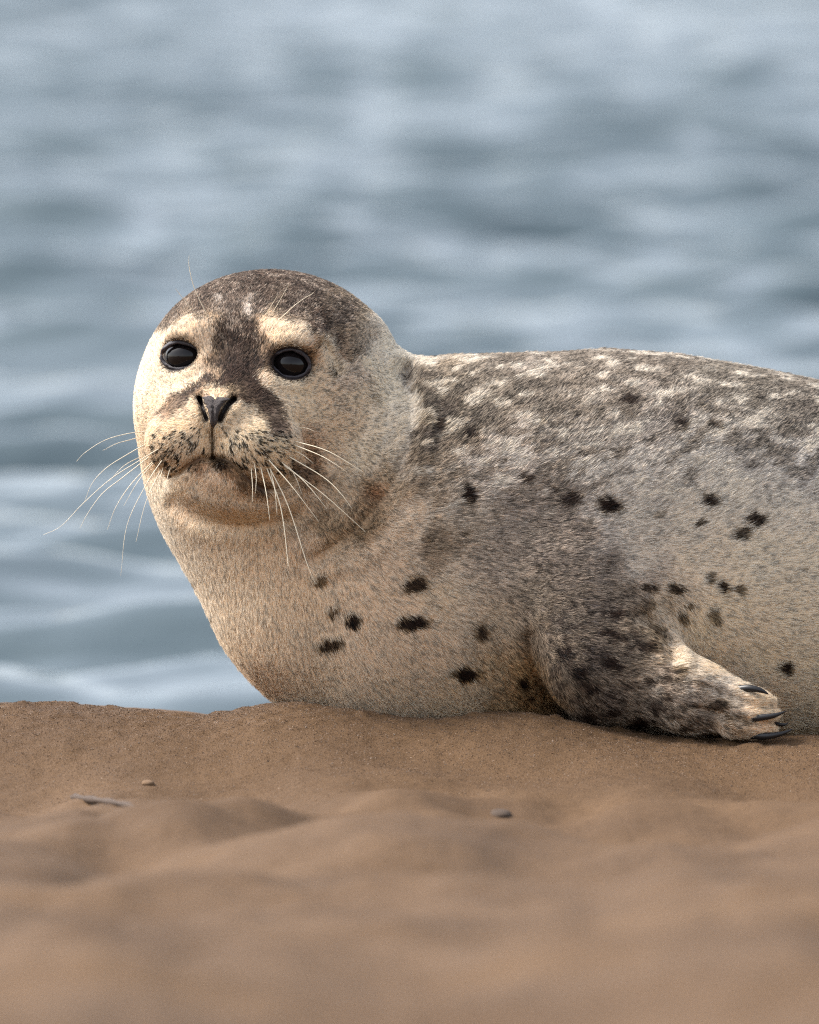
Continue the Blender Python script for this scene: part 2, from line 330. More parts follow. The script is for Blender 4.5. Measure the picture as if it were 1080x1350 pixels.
SPOTS = [ # right, down, half width, half height, turn, strength
 (615,653,9,13,20,1),(619,574,9,7,0,.9),(578,562,8,8,0,.9),(691,631,8,6,0,.9),(747,661,15,9,10,.85),(798,667,17,10,-8,1),(932,661,13,9,-20,.95),(992,686,13,10,0,.95),(973,704,12,9,0,.9),(917,690,9,6,20,.85),(895,560,10,8,-20,.8),(938,562,9,6,0,.75),(826,529,13,7,0,.8),(712,558,6,5,0,.5),(863,680,10,5,20,.45),
 (545,770,17,11,12,.95),(541,819,22,10,4,1),(465,816,11,11,30,1),(439,804,11,7,30,.85),(435,847,20,8,15,.95),(421,764,10,7,20,.8),(612,886,19,10,-3,1),(631,830,9,9,0,.9),(688,898,9,7,-30,1),(696,917,5,4,0,.95),
 (888,774,14,6,-12,.9),(932,762,5,8,0,.85),(949,774,8,11,0,.95),(970,777,8,6,0,.85),(906,796,6,6,0,.8),(898,815,6,10,20,.8),(938,812,9,13,20,.75),(1032,880,10,9,0,1),(851,774,11,6,0,.85),(850,795,10,8,0,.5),(1055,753,6,4,0,.7),(1078,765,5,5,0,.5),(922,708,7,5,0,.4),(932,735,4,7,0,.4),
 (740,858,10,8,30,1),(759,882,9,10,0,1),(800,873,15,7,-15,1),(806,808,9,6,0,.95),(800,833,14,5,-15,.9),(815,840,6,4,0,.8),(773,905,10,5,20,.95),(765,900,8,6,0,.7),(835,950,12,9,0,1),(770,940,13,5,0,.9),(800,935,14,5,10,.9),(858,930,8,10,30,.85),(940,925,12,6,0,.8),(885,880,14,4,0,.7),(845,850,16,6,-15,.75),(870,893,8,4,0,.7),(848,893,7,4,0,.8),(940,968,12,5,0,.9),(925,965,9,4,0,.8),(893,955,9,5,0,.8),(905,895,9,4,0,.6),(920,900,7,4,0,.5),(900,925,12,4,-10,.6),(870,915,9,5,10,.6),(820,900,8,4,0,.6),(815,920,7,4,0,.6),(790,860,8,4,20,.5),(730,880,7,5,0,.5),(955,940,9,4,0,.6),(880,940,9,5,0,.6),
 (248,770,4,9,-35,.7),(272,820,3,10,-35,.7),(442,492,6,9,-35,.85),(492,525,4,13,0,.6),(560,712,5,4,0,.5),(577,797,4,3,0,.5),(796,742,4,5,0,.6),(610,702,5,4,0,.5),(725,648,5,4,0,.5),(640,610,6,4,0,.35),(512,575,5,18,-12,.4),(500,600,4,16,25,.4),(484,640,6,14,45,.35),(470,700,10,6,40,.35),(242,663,10,5,-20,.22),(262,656,7,3,-15,.3),(330,905,9,5,0,.5),(348,915,10,4,0,.5),
 (405,466,12,5,0,.5),(425,455,10,7,0,.6),(446,450,5,14,-20,.5),(462,470,5,10,-10,.35),(720,752,4,14,15,.3),(690,810,3,12,5,.5),(705,745,4,10,25,.3),(862,828,16,6,-35,.5),(590,535,14,10,0,.35),(555,555,12,10,0,.35),(820,545,8,5,0,.4),(770,690,8,6,0,.3),
]
def coat(p):
    """albedo per point, and how streaky (dark against pale hairs) the coat is there"""
    n = len(p)
    bodym = sstep(500, 600, p[:, 0])[:, None]
    wj = np.stack([fbm(p / 16, 3, 2) - .5, fbm(p / 16, 5, 2) - .5], -1) * 16 + np.stack([fbm(p / 55, 7, 2) - .5, fbm(p / 55, 9, 2) - .5], -1) * 70 * bodym * (sstep(960, 900, p[:, 0]) * sstep(800, 730, p[:, 1]))[:, None]
    col = np.zeros((n, 3))
    L = lin(CP[:, 2:5])
    for k in range(0, n, 60000):
        q = p[k:k + 60000, :2] + wj[k:k + 60000]
        q = q.astype(np.float32); c = CP.astype(np.float32)
        d2 = (q[:, :1] - c[:, 0]) ** 2 + (q[:, 1:2] - c[:, 1]) ** 2 + 9.0
        w = np.exp((-2.3 + .75 * bodym[k:k + 60000].astype(np.float32)) * np.log(d2)); w /= w.sum(1)[:, None]; col[k:k + 60000] = w @ L
    u, v = p[:, 0], p[:, 1]
    lum = col.mean(1); g_ = (0.35 * sstep(.3, .12, lum))[:, None]; col = col * (1 - g_) + lum[:, None] * np.array((1.12, 1.0, .86)) * g_; col = col * (1 - 0.08 * sstep(.3, .15, lum))[:, None]; col = col * (1 + 0.4 * sstep(0.18, 0.42, lum))[:, None]; col = col * np.minimum(1, .9 / col.max(1))[:, None]
    # pale blotches and dark flecks over the grey back
    body = sstep(515, 570, u + (v - 500) * 0.1)
    grey = sstep(0.36, 0.18, lum) * body
    q = p / np.array((22.0, 13.0, 22.0)); q[:, 0] += v * 0.03
    bl = fbm(q, 21, 3); up = sstep(740, 600, v) * body * (1 - 0.25 * grey)
    up *= 1 - sstep(660, 760, u) * sstep(640, 720, v) * 0.7
    m = sstep(0.585, 0.69, bl)[:, None] * up[:, None] * 0.75
    col = col * (1 - m) + lin((204, 186, 163)) * m
    dk = sstep(0.47, 0.38, bl)[:, None] * up[:, None] * 0.48
    col = col * (1 - dk) + lin((88, 78, 74)) * dk
    # crown flecks
    crown = sstep(480, 440, v) * sstep(505, 460, u)
    fl = sstep(0.60, 0.72, fbm(p / 7.0, 33, 2))[:, None] * crown[:, None] * sstep(0.3, 0.1, lum)[:, None] * 0.6
    col = col * (1 - fl) + lin((190, 168, 152)) * fl
    for a, b, r in ((327, 412, 6), (325, 405, 4), (289, 395, 4), (330, 395, 3)):
        m = (np.exp(-((u - a) ** 2 + (v - b) ** 2) / r ** 2) * .7)[:, None]; col = col * (1 - m) + lin((225, 205, 190)) * m
    # flipper mottling
    fp = sstep(700, 740, u) * sstep(760, 820, v) * sstep(1000, 940, u) * sstep(0.42, 0.2, lum) * (p[:, 2] < 20)
    mt = sstep(0.56, 0.68, fbm(p / np.array((10., 5., 9.)), 41, 2))[:, None] * fp[:, None] * 0.6
    col = col * (1 - mt) + lin((58, 46, 42)) * mt
    mt = sstep(0.57, 0.7, fbm(p / np.array((22., 8., 12.)), 47, 2))[:, None] * (fp * sstep(800, 900, u))[:, None] * 0.6
    col = col * (1 - mt) + lin((190, 172, 152)) * mt
    j = np.stack([fbm(p / 6, 61, 2) - .5, fbm(p / 6, 63, 2) - .5], -1) * 9
    for a, b, rx, ry, turn, s in SPOTS:
        near = (np.abs(u - a) < 3 * max(rx, ry) + 8) & (np.abs(v - b) < 3 * max(rx, ry) + 8) & (p[:, 2] < 120)
        if not near.any(): continue
        dx = u[near] - a + j[near, 0]; dy = v[near] - b + j[near, 1]; t = math.radians(turn)
        X = (dx * math.cos(t) - dy * math.sin(t)) / rx; Y = (dx * math.sin(t) + dy * math.cos(t)) / ry
        m = (sstep(1.45, 0.6, np.hypot(X, Y)) * s)[:, None]
        col[near] = col[near] * (1 - m) + lin((50, 36, 30)) * m
    m = (np.exp(-(((u - 493) / 15) ** 2 + ((v - 650) / 12) ** 2)) * .7)[:, None]; col = col * (1 - m) + lin((158, 106, 72)) * m
    m = (np.exp(-(polyd(p, smooth_line([(433, 450), (437, 466), (443, 480), (449, 492)])) / 4.0) ** 2) * .85 * (p[:, 2] < 60))[:, None]; col = col * (1 - m) + lin((236, 212, 178)) * m
    # dark lips, nostrils and lid edges (bare skin); right mouth corner's shadow coloured in
    fr = p[:, 2] < -60
    for pts, r, s in ((NOSE_LINE, 2.0, .9), (MOUTH_L, 3.0, .5), (MOUTH_R, 3.2, .5), (NOSTRIL_L, 4.1, 1), (NOSTRIL_R, 4.7, 1)):
        m = (np.exp(-(polyd(p, pts) / r) ** (2 if pts is not NOSTRIL_L and pts is not NOSTRIL_R else 5)) * s * fr)[:, None]; col = col * (1 - m) + lin((34, 24, 22)) * m
    m = (np.exp(-(((u - 293) / 13) ** 2 + ((v - 612) / 8) ** 2) ** 2) * .95 * fr)[:, None]; col = col * (1 - m) + lin((26, 20, 18)) * m
    for c, x, y, o, es in EYEF:
        q = p - c; r = np.hypot(q @ x / 1.22, q @ y) / es
        m = (sstep(27, 21, r) * (np.abs(q @ o) < 40))[:, None]; col = col * (1 - m) + lin((40, 30, 28)) * m
        m = (np.exp(-((r - 27) / 5) ** 2) * .35 * (np.abs(q @ o) < 40))[:, None]; col = col * (1 - m) + lin((70, 52, 44)) * m
    return col

# ------------------------------------------------------------------ seal objects
seal = bpy.data.objects.new('harbour_seal', None); COL.objects.link(seal)
seal.location = ROOT
seal['label'] = 'spotted grey and cream harbour seal lying on the sand, face turned to the viewer'
seal['category'] = 'seal'
def local(p): return to_world(p) - ROOT

m_skin, t_, b_ = material('seal_skin')
a_ = t_.nodes.new('ShaderNodeAttribute'); a_.attribute_name = 'coat'
t_.links.new(a_.outputs['Color'], b_.inputs['Base Color']); b_.inputs['Roughness'].default_value = 0.65
bodyW = local(V)
n0 = np.cross(bodyW[Q[:, 2]] - bodyW[Q[:, 0]], bodyW[Q[:, 3]] - bodyW[Q[:, 1]])
topq = np.argmax(bodyW[Q].mean(1)[:, 2])
if n0[topq, 2] < 0: Q = Q[:, ::-1]
body = mesh_from('body', bodyW, Q, m_skin, seal)
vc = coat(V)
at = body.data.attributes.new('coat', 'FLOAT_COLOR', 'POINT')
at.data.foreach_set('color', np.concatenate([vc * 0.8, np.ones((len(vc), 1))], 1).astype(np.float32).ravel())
print('body', round(time.time() - T0, 1))

# fur -----------------------------------------------------------------
FLOW = [(600,480,60),(760,470,58),(760,560,40),(900,480,50),(1060,520,45),(780,620,28),(950,650,25),(1060,700,15),(620,560,40),(600,640,15),(660,700,-3),(800,720,5),(960,760,3),(1060,800,0),(1060,900,-15),(960,840,-30),(905,835,-60),(560,700,-5),(480,720,-30),(540,770,-30),(450,800,-55),(390,820,-72),(330,800,-80),(270,760,-88),(360,900,-75),(520,880,-45),(620,880,-45),(680,910,-42),(720,930,-45),(740,760,-8),(760,840,-15),(850,900,-12),(960,930,-10),(1010,930,0),(540,560,10),(545,500,50),(500,520,-15),(480,600,-35),(440,680,-50),(380,710,-70),(300,720,-88),(230,700,-98),(1400,700,0),(1800,850,-20)]
for r in (30, 70, 115, 160):
    for a in range(0, 360, 30):
        x, y = 287 + r * 1.1 * math.cos(math.radians(a)), 540 - r * math.sin(math.radians(a))
        if x < 470 and y < 670: FLOW.append((x, y, a))
FLOW = np.array(FLOW, float)
def flow(p):
    out = np.zeros((len(p), 2)); A = np.radians(FLOW[:, 2]); E = np.stack([np.cos(A), -np.sin(A)], -1)
    for k in range(0, len(p), 60000):
        q = p[k:k + 60000, :2]; q = q.astype(np.float32); c = FLOW.astype(np.float32)
        d2 = (q[:, :1] - c[:, 0]) ** 2 + (q[:, 1:2] - c[:, 1]) ** 2 + 60.0
        w = np.exp(-1.7 * np.log(d2)); out[k:k + 60000] = w @ E
    return out / (np.linalg.norm(out, axis=1)[:, None] + 1e-9)

def make_fur(total):
    tri = np.concatenate([Q[:, [0, 1, 2]], Q[:, [0, 2, 3]]])
    area = np.linalg.norm(np.cross(V[tri[:, 1]] - V[tri[:, 0]], V[tri[:, 2]] - V[tri[:, 0]]), axis=1) * 0.5
    c = V[tri].mean(1)
    face = sstep(560, 470, c[:, 0]) * sstep(720, 660, c[:, 1])
    dens = 1.0 + 0.9 * face
    dens *= np.where(c[:, 0] > 1160, 0.12, 1.0) * np.where(c[:, 2] > 130, 0.45, 1.0) * np.where(c[:, 1] > 975, 0.0, 1.0) * np.where((c[:, 2] > 40) & (c[:, 1] > 930), 0.1, 1.0)
    w = area * dens; w /= w.sum()
    i = rng.choice(len(tri), total, p=w)
    r1 = np.sqrt(rng.random(total)); r2 = rng.random(total); bc = np.stack([1 - r1, r1 * (1 - r2), r1 * r2], -1)
    p = (V[tri[i]] * bc[:, :, None]).sum(1); n = (VN[tri[i]] * bc[:, :, None]).sum(1); n /= np.linalg.norm(n, axis=1)[:, None]
    keep = np.ones(total, bool); fr = p[:, 2] < -60
    for cc, x, y, o, es in EYEF:
        q = p - cc; keep &= ~((np.hypot(q @ x / 1.22, q @ y) < 22.0 * es) & (np.abs(q @ o) < 60))
    for pts, r in ((NOSTRIL_L, 3.6), (NOSTRIL_R, 4.2), (MOUTH_L, 2.5), (MOUTH_R, 2.5), (NOSE_LINE, 1.5)): keep &= ~((polyd(p, pts) < r) & fr)
    keep &= ~(in_nose(p[:, 0], p[:, 1]) & fr)
    p, n = p[keep], n[keep]; N = len(p)
    fl = flow(p)
    ang = (fbm(p / 11, 71, 2) - .5) * 0.7 + rng.normal(0, 0.16, N)
    ca, sa = np.cos(ang), np.sin(ang); fl = np.stack([fl[:, 0] * ca - fl[:, 1] * sa, fl[:, 0] * sa + fl[:, 1] * ca], -1)
    d = np.concatenate([fl, np.full((N, 1), 0.3)], 1)
    d -= n * (d * n).sum(1)[:, None]; d /= np.linalg.norm(d, axis=1)[:, None] + 1e-9
    face = sstep(560, 470, p[:, 0]) * sstep(730, 670, p[:, 1])
    muzz = np.exp(-(((p[:, 0] - 290) / 95) ** 2 + ((p[:, 1] - 590) / 60) ** 2) ** 2) * fr[keep]
    length = (8.6 - 3.2 * face) * (0.75 + 0.5 * rng.random(N)) * (1 - .15 * muzz)
    for cc, x, y, o, es in EYEF:
        q = p - cc; length *= 1 - 0.45 * np.exp(-((np.hypot(q @ x / 1.2, q @ y) - 24) / 8) ** 2) * (np.abs(q @ o) < 60)
    guard = rng.random(N) < 0.022
    lift = np.where(guard, 0.6, 0.16 + 0.14 * rng.random(N) + 0.1 * face)[:, None]
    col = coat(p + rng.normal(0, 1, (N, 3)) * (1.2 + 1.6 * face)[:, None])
    lum = col.mean(1)
    # individual hairs: dark-tipped or pale, more contrast where the coat is grey
    z = np.clip(0.5 + (noise(p / 1.9, 85) - .5) * 1.25 + rng.normal(0, .13, N), 0, 1); tuft = fbm(p / np.array((5., 5., 5.)), 81, 2)
    cheek = sstep(400, 430, p[:, 0]) * sstep(530, 490, p[:, 0]) * sstep(440, 480, p[:, 1]) * sstep(640, 590, p[:, 1])
    grey = sstep(0.42, 0.12, lum); spot = sstep(0.06, 0.03, lum)
    k = np.where(z < 0.30, 0.56 - .30 * grey - .12 * cheek, np.where(z > 0.66, 1.28 + 0.45 * grey * (1 - spot), 1.0)) * (0.75 + 0.5 * tuft)
    crown = sstep(470, 435, p[:, 1]) * sstep(500, 455, p[:, 0]) * sstep(.25, .12, lum)
    k = np.where(rng.random(N) < crown * sstep(.56, .70, noise(p / 2.6, 87)) * .6, 2.6, k)
    pr = np.random.default_rng(5); pep = np.zeros(N, bool); mz = np.where((muzz > .15) & (p[:, 1] > 548) & (p[:, 1] < 640))[0]
    for _ in range(380):
        side = -1 if pr.random() < .42 else 1
        fu = 284 + side * (10 + (70 if side < 0 else 95) * pr.random() ** .8); fv = 562 + 56 * pr.random() + abs(fu - 284) * .08
        du, dv = p[mz, 0] - fu, p[mz, 1] - fv; rx_, ry_ = fu - 284, fv - 545; rl = math.hypot(rx_, ry_); rx_, ry_ = rx_ / rl, ry_ / rl
        e = np.hypot((du * rx_ + dv * ry_) * .55, (dv * rx_ - du * ry_) * 1.25) < (0.9 + 1.3 * pr.random() ** 2)
        pep[mz[e]] |= rng.random(e.sum()) < .85
    k = np.where(pep, 0.06, np.where(muzz > .4, np.maximum(k, .55), k))
    ex = (1 - 0.20 * sstep(0.06, 0.18, lum) - 0.42 * sstep(0.18, 0.42, lum))[:, None]
    hc = np.clip(col, 0.004, 1) ** ex * k[:, None] * (1 + np.array((0.0, -0.01, -0.06)) * sstep(0.06, 0.2, lum)[:, None])
    hc = hc * (1 - np.array((0, 0.015, .09)) * sstep(.36, .1, lum)[:, None])
    hc = np.clip(hc * np.minimum(1, 0.95 / hc.max(1))[:, None], 0.008, 1)
    s = np.linspace(0, 1, 4)
    pts = np.empty((N, 4, 3))
    for j, t in enumerate(s):
        pts[:, j] = p + length[:, None] * (d * t + n * (lift * (t - 0.55 * t * t)))
    rad = np.empty((N, 4)); thick = (0.31 - 0.06 * face) * (0.8 + .4 * rng.random(N)) * np.where(p[:, 0] > 1160, 2.5, 1.0)
    for j, t in enumerate((1.0, 0.95, 0.7, 0.12)): rad[:, j] = thick * t
    hcur = bpy.data.hair_curves.new('fur')
    hcur.add_curves([4] * N)
    hcur.attributes['position'].data.foreach_set('vector', local(pts.reshape(-1, 3)).astype(np.float32).ravel())
    ra = hcur.attributes.get('radius') or hcur.attributes.new('radius', 'FLOAT', 'POINT')
    ra.data.foreach_set('value', (rad * S).astype(np.float32).ravel())
    ca_ = hcur.attributes.new('hcol', 'FLOAT_COLOR', 'CURVE')
    ca_.data.foreach_set('color', np.concatenate([hc, np.ones((N, 1))], 1).astype(np.float32).ravel())
    m, t, b = material('seal_fur')
    a = t.nodes.new('ShaderNodeAttribute'); a.attribute_name = 'hcol'
    t.links.new(a.outputs['Color'], b.inputs['Base Color']); b.inputs['Roughness'].default_value = 0.45
    b.inputs['Specular IOR Level'].default_value = 0.16
    tr = t.nodes.new('ShaderNodeBsdfTranslucent'); t.links.new(a.outputs['Color'], tr.inputs['Color'])
    mx = t.nodes.new('ShaderNodeMixShader'); mx.inputs[0].default_value = 0.42
    t.links.new(b.outputs[0], mx.inputs[1]); t.links.new(tr.outputs[0], mx.inputs[2])
    t.links.new(mx.outputs[0], t.nodes['Material Output'].inputs['Surface'])
    hcur.materials.append(m)
    ob = bpy.data.objects.new('fur', hcur); COL.objects.link(ob); ob.parent = seal
    ob['kind'] = 'stuff'
    return ob

NOSE_POLY = [(269.5,525.5),(276,523),(284,523.5),(287,527.5),(291,524.5),(299,525),(306,527.5),(299.5,533),(294.5,541),(291,551),(289.5,560),(285,566),(281,560),(279.5,551),(277,540),(273.5,532)]
def in_nose(u, v):
    inside = np.zeros(u.shape, bool); n = len(NOSE_POLY)
    for i in range(n):
        (x0, y0), (x1, y1) = NOSE_POLY[i], NOSE_POLY[(i + 1) % n]
        c = ((y0 > v) != (y1 > v)) & (u < (x1 - x0) * (v - y0) / (y1 - y0 + 1e-12) + x0)
        inside ^= c
    return inside
CLAY = False
if not CLAY:
    SC.cycles_curves.shape = 'RIBBONS'
    make_fur(800000)
print('fur', round(time.time() - T0, 1))

# eyes ----------------------------------------------------------------
m_eye, t_, b_ = material('eye_dark_brown')
b_.inputs['Base Color'].default_value = (0.008, 0.006, 0.006, 1); b_.inputs['Roughness'].default_value = 0.02; b_.inputs['IOR'].default_value = 1.38
m_rim, t_, b_ = material('eyelid_skin')
b_.inputs['Base Color'].default_value = (0.024, 0.018, 0.022, 1); b_.inputs['Roughness'].default_value = 0.42
nz = t_.nodes.new('ShaderNodeTexNoise'); nz.inputs['Scale'].default_value = 900; bp = t_.nodes.new('ShaderNodeBump'); bp.inputs['Strength'].default_value = 0.4; bp.inputs['Distance'].default_value = 0.0006
t_.links.new(nz.outputs[0], bp.inputs['Height']); t_.links.new(bp.outputs[0], b_.inputs['Normal'])
for c, x, y, o, es in EYEF:
    th, ph = np.meshgrid(np.linspace(0, math.pi, 33), np.linspace(0, 2 * math.pi, 49), indexing='ij')
    r = 25 * es; x = x / (x @ x)
    P = c + o * (-18.5 * es) + (np.sin(th) * np.cos(ph))[..., None] * x * r + (np.sin(th) * np.sin(ph))[..., None] * y * r * 0.92 + np.cos(th)[..., None] * o * r
    eye = mesh_from('eye', local(P.reshape(-1, 3)), grid_faces(33, 49), m_eye, seal)
    A, B = np.meshgrid(np.linspace(0, 2 * math.pi, 73), np.linspace(0, 2 * math.pi, 17), indexing='ij')
    upper = np.clip(-np.sin(A), 0, 1); lower = np.clip(np.sin(A), 0, 1)
    tr = es * (2.2 + 1.3 * upper + 0.6 * lower + 0.35 * np.sin(5 * A + 1) + .3 * np.sin(9 * A))
    rx, ry = 24.4 * es, 18.6 * es
    cx = (rx + tr * np.cos(B)) * np.cos(A) + 1.5 * es * np.clip(np.cos(A), 0, 1) ** 4 * -np.sign(x[0]) * 0
    cy = (ry + tr * np.cos(B)) * np.sin(A) * np.where(np.sin(A) > 0, 0.98, 1.05) * (1 - .14 * np.abs(np.cos(A)) ** 2.5)
    rr = np.hypot(cx, cy)
    inner = np.clip(np.cos(A) * (-1 if x @ (c - HC) > 0 else 1), 0, 1) ** 6
    cx = cx * (1 + .16 * inner); rr = np.hypot(cx, cy)
    cz = es * 0.2 + tr * 0.85 * np.sin(B) - 0.007 * (rr ** 2 - 300) + es * 4.5 * upper
    jit = (fbm(np.stack([cx / 5, cy / 5, cz / 5], -1), 141, 2) - .5); cz = cz + 3.0 * jit
    P = c + cx[..., None] * x + cy[..., None] * y + cz[..., None] * o
    lid = mesh_from('eyelid_rim', local(P.reshape(-1, 3)), grid_faces(73, 17), m_rim, eye)

# nose pad --------------------------------------------------------------
m_nose, t_, b_ = material('nose_leather')
b_.inputs['Base Color'].default_value = (0.125, 0.105, 0.10, 1); b_.inputs['Roughness'].default_value = 0.6; b_.inputs['Specular IOR Level'].default_value = 0.25
vz = t_.nodes.new('ShaderNodeTexVoronoi'); vz.inputs['Scale'].default_value = 700; bp = t_.nodes.new('ShaderNodeBump'); bp.inputs['Strength'].default_value = 0.9; bp.inputs['Distance'].default_value = 0.0009
t_.links.new(vz.outputs[0], bp.inputs['Height']); t_.links.new(bp.outputs[0], b_.inputs['Normal'])
pc = np.mean(NOSE_POLY, 0); pc[1] -= 4
loop = np.array(NOSE_POLY); loop = smooth_line(np.vstack([loop, loop[:1]]), 5)[:-1]; loop = loop + rng.normal(0, .35, loop.shape)
rings = np.linspace(0.02, 1, 12); P = []
wc0 = [[surf_w(*(pc + (q - pc) * r * .999), base_sdf) for q in loop] for r in rings]
for i, r in enumerate(rings):
    for q, wz in zip(loop, wc0[i]):
        uv = pc + (q - pc) * r
        dz = 2.2 * math.exp(-((uv[0] - 285) / 2.0) ** 2) + (float(fbm(np.array([[uv[0] / 4, uv[1] / 4, 0.]]), 151, 2)[0]) - .5) * 3.0
        P.append((uv[0], uv[1], wz - 3.2 * math.sqrt(max(0, 1 - r ** 4)) + 2.5 * r ** 6 + dz))
m = len(loop); fc = [(i * m + j, i * m + (j + 1) % m, (i + 1) * m + (j + 1) % m, (i + 1) * m + j) for i in range(len(rings) - 1) for j in range(m)]
mesh_from('nose', local(np.array(P)), fc, m_nose, seal)

# claws -----------------------------------------------------------------
m_claw, t_, b_ = material('claw_horn')
b_.inputs['Base Color'].default_value = (0.012, 0.011, 0.012, 1); b_.inputs['Roughness'].default_value = 0.42
def tube(pts, rad, n=10, squash=1.0, cap=True):
    pts = np.asarray(pts, float); t = np.gradient(pts, axis=0); t /= np.linalg.norm(t, axis=1)[:, None]
    up = np.array((0.1, 0.2, -1.0)); a = np.cross(t, up); a /= np.linalg.norm(a, axis=1)[:, None]; b = np.cross(t, a)
    ph = np.linspace(0, 2 * math.pi, n, endpoint=False)
    P = pts[:, None] + np.asarray(rad)[:, None, None] * (np.cos(ph)[None, :, None] * a[:, None] * squash + np.sin(ph)[None, :, None] * b[:, None])
    k = len(pts); f = [(i * n + j, i * n + (j + 1) % n, (i + 1) * n + (j + 1) % n, (i + 1) * n + j) for i in range(k - 1) for j in range(n)]
    return P.reshape(-1, 3), f
CLAWS = [[(966,906),(982,904),(997,907),(1007,912)], [(976,943),(994,942),(1014,939),(1030,933)], [(984,965),(1004,966),(1022,963),(1038,957)], [(1012,950),(1022,952),(1029,952),(1034,949)]]
CW = [(-166,-172,-172,-168), (-188,-198,-198,-192), (-196,-206,-206,-200), (-150,-152,-153,-152)]
FW = [surf_w(*q) for q in ((964,908),(974,943),(980,962))]
CW[:3] = [tuple(f + o for o in (10, 0, -4, -2)) for f in FW]
for k, (c2, w) in enumerate(zip(CLAWS, CW)):
    p3 = smooth_line([(a, b, z) for (a, b), z in zip(c2, w)], 6); tt = np.linspace(0, 1, len(p3))
    rad = (1 - tt ** 1.8) ** .85 * (5.4 if k < 3 else 3.0) + 0.15
    P, f = tube(p3, rad, 10); mesh_from('claw', local(P), f, m_claw, seal)

# whiskers --------------------------------------------------------------
m_wh, t_, b_ = material('whisker_keratin')
b_.inputs['Base Color'].default_value = (0.80, 0.70, 0.52, 1); b_.inputs['Roughness'].default_value = 0.35
WR = [[(397,565),(407,566),(416,570)],[(391,583),(434,596),(480,623)],[(388,587),(427,603),(459,623)],[(380,601),(427,629),(450,650),(465,670)],[(373,612),(427,651),(483,701)],[(371,608),(404,636),(433,671)],[(354,604),(386,640),(422,687)],[(356,614),(382,666),(406,739),(418,768)],[(353,614),(373,670),(382,738),(382,745)],[(346,614),(354,650),(359,686)],[(338,610),(341,630),(340,651)],[(334,615),(336,640),(336,662)],[(358,618),(365,645),(368,677)],[(382,614),(392,630),(400,651)],[(390,595),(403,602),(415,612)]]
WL = [[(203,570),(177,572),(144,581),(118,597),(106,609)],[(195,573),(175,579),(154,585),(136,594)],[(198,585),(170,601),(144,618),(126,638),(116,662)],[(190,600),(164,614),(144,635)],[(216,591),(185,610),(151,632),(115,664),(87,693),(63,705)],[(201,602),(164,631),(139,651),(120,677),(110,696)],[(203,607),(175,636),(154,667),(142,698)],[(206,610),(185,636),(167,667)],[(219,605),(196,641),(172,693),(164,758)],[(216,618),(196,662),(183,714)],[(219,615),(214,635),(211,658)],[(229,615),(224,633),(221,654)]]
WB = [[(276,420),(258,382),(251,353),(251,338)],[(264,421),(240,391),(233,382)],[(349,420),(360,403),(368,390)],[(356,421),(370,398),(382,377)],[(366,426),(393,402),(415,388)]]
for grp, bulge, thick in ((WR, 34, 0.78), (WL, 10, 0.62), (WB, 14, 0.62)):
    for pts in grp:
        L = smooth_line(pts, 5); t = np.linspace(0, 1, len(L)); L_len = np.hypot(*np.diff(L, axis=0).T).sum()
        w0 = surf_w(*L[0]); w0 = min(w0, 0) + 4
        w = w0 - bulge * min(1, L_len / 70) * np.sin(np.minimum(t * 1.6, 1.6)) * (1 if grp is not WL else .8)
        if grp is WL: w = w0 - 18 * np.sin(t * 2.2)
        if grp is WB: w = w0 - 20 * t ** .7
        rad = thick * (1 - 0.72 * t) * (0.8 if L_len < 60 else 1)
        P, f = tube(np.concatenate([L, w[:, None]], 1), rad, 6); mesh_from('whisker', local(P), f, m_wh, seal)
print('parts', round(time.time() - T0, 1))

# ------------------------------------------------------------------ sand
CRU = np.array([-400, -100, 0, 90, 180, 270, 310, 350, 400, 470, 540, 580, 640, 700, 740, 800, 860, 930, 1000, 1080, 1300, 1800])
CRV = np.array([930, 930, 926, 928, 934, 941, 936, 927, 926, 936, 944, 946, 939, 938, 946, 958, 968, 973, 972, 968, 966, 960])
YC = -0.085
def sand_z(x, y, fine=True):
    u = 540 + x / S
    zc = ((955 - np.interp(u, CRU, CRV)) * S - YC * st) / ct
    zc = np.where(np.abs(x) > 0.7, zc * np.exp(-(np.abs(x) - 0.7) ** 2), zc)
    front = np.exp(-np.clip(YC - y, 0, None) ** 2 / 0.16 ** 2); back = np.clip(y - YC, 0, None)
    z = zc * front * np.where(y > YC, 1, 1) - 0.02 * (1 - front)
    z = z - 0.09 * back - 0.05 * np.clip(back - 0.25, 0, 4)
    t_y = np.clip(YC - 0.06 - y, 0, 7); z = z + 0.062 * (t_y - 0.25 * (1 - np.exp(-t_y / 0.25)))
    p = np.stack([x, y, np.zeros_like(x)], -1)
    und = sstep(0.02, 0.35, YC - y)
    z = z + und * ((fbm(p * np.array((5.0, 2.6, 1)), 101, 2) - .5) * 0.068 + (fbm(p * np.array((11.0, 5.5, 1)) + 5, 103, 2) - .5) * 0.034)
    near = 0.35 + 0.65 * und
    z = z + (fbm(p * np.array((26., 20., 1)), 107, 2) - .5) * 0.0045 * near
    if fine: z = z + (fbm(p * 110, 109, 2) - .5) * (0.0016 + 0.0014 * np.exp(-((y - YC) / .1) ** 2)) + np.clip(fbm(p * np.array((60., 40., 1)), 111, 2) - .55, 0, 1) * 0.009 * np.exp(-((y - YC) / .09) ** 2)
    return z
def axis_s(*seg): return np.unique(np.concatenate([np.arange(a, b + 1e-9, s) for a, b, s in seg]))
sx = axis_s((-40, -6, 2.0), (-6, -1.2, .15), (-1.2, -0.6, .03), (-0.6, 0.6, 0.0028), (0.6, 1.2, .03), (1.2, 6, .15), (6, 40, 2.0))
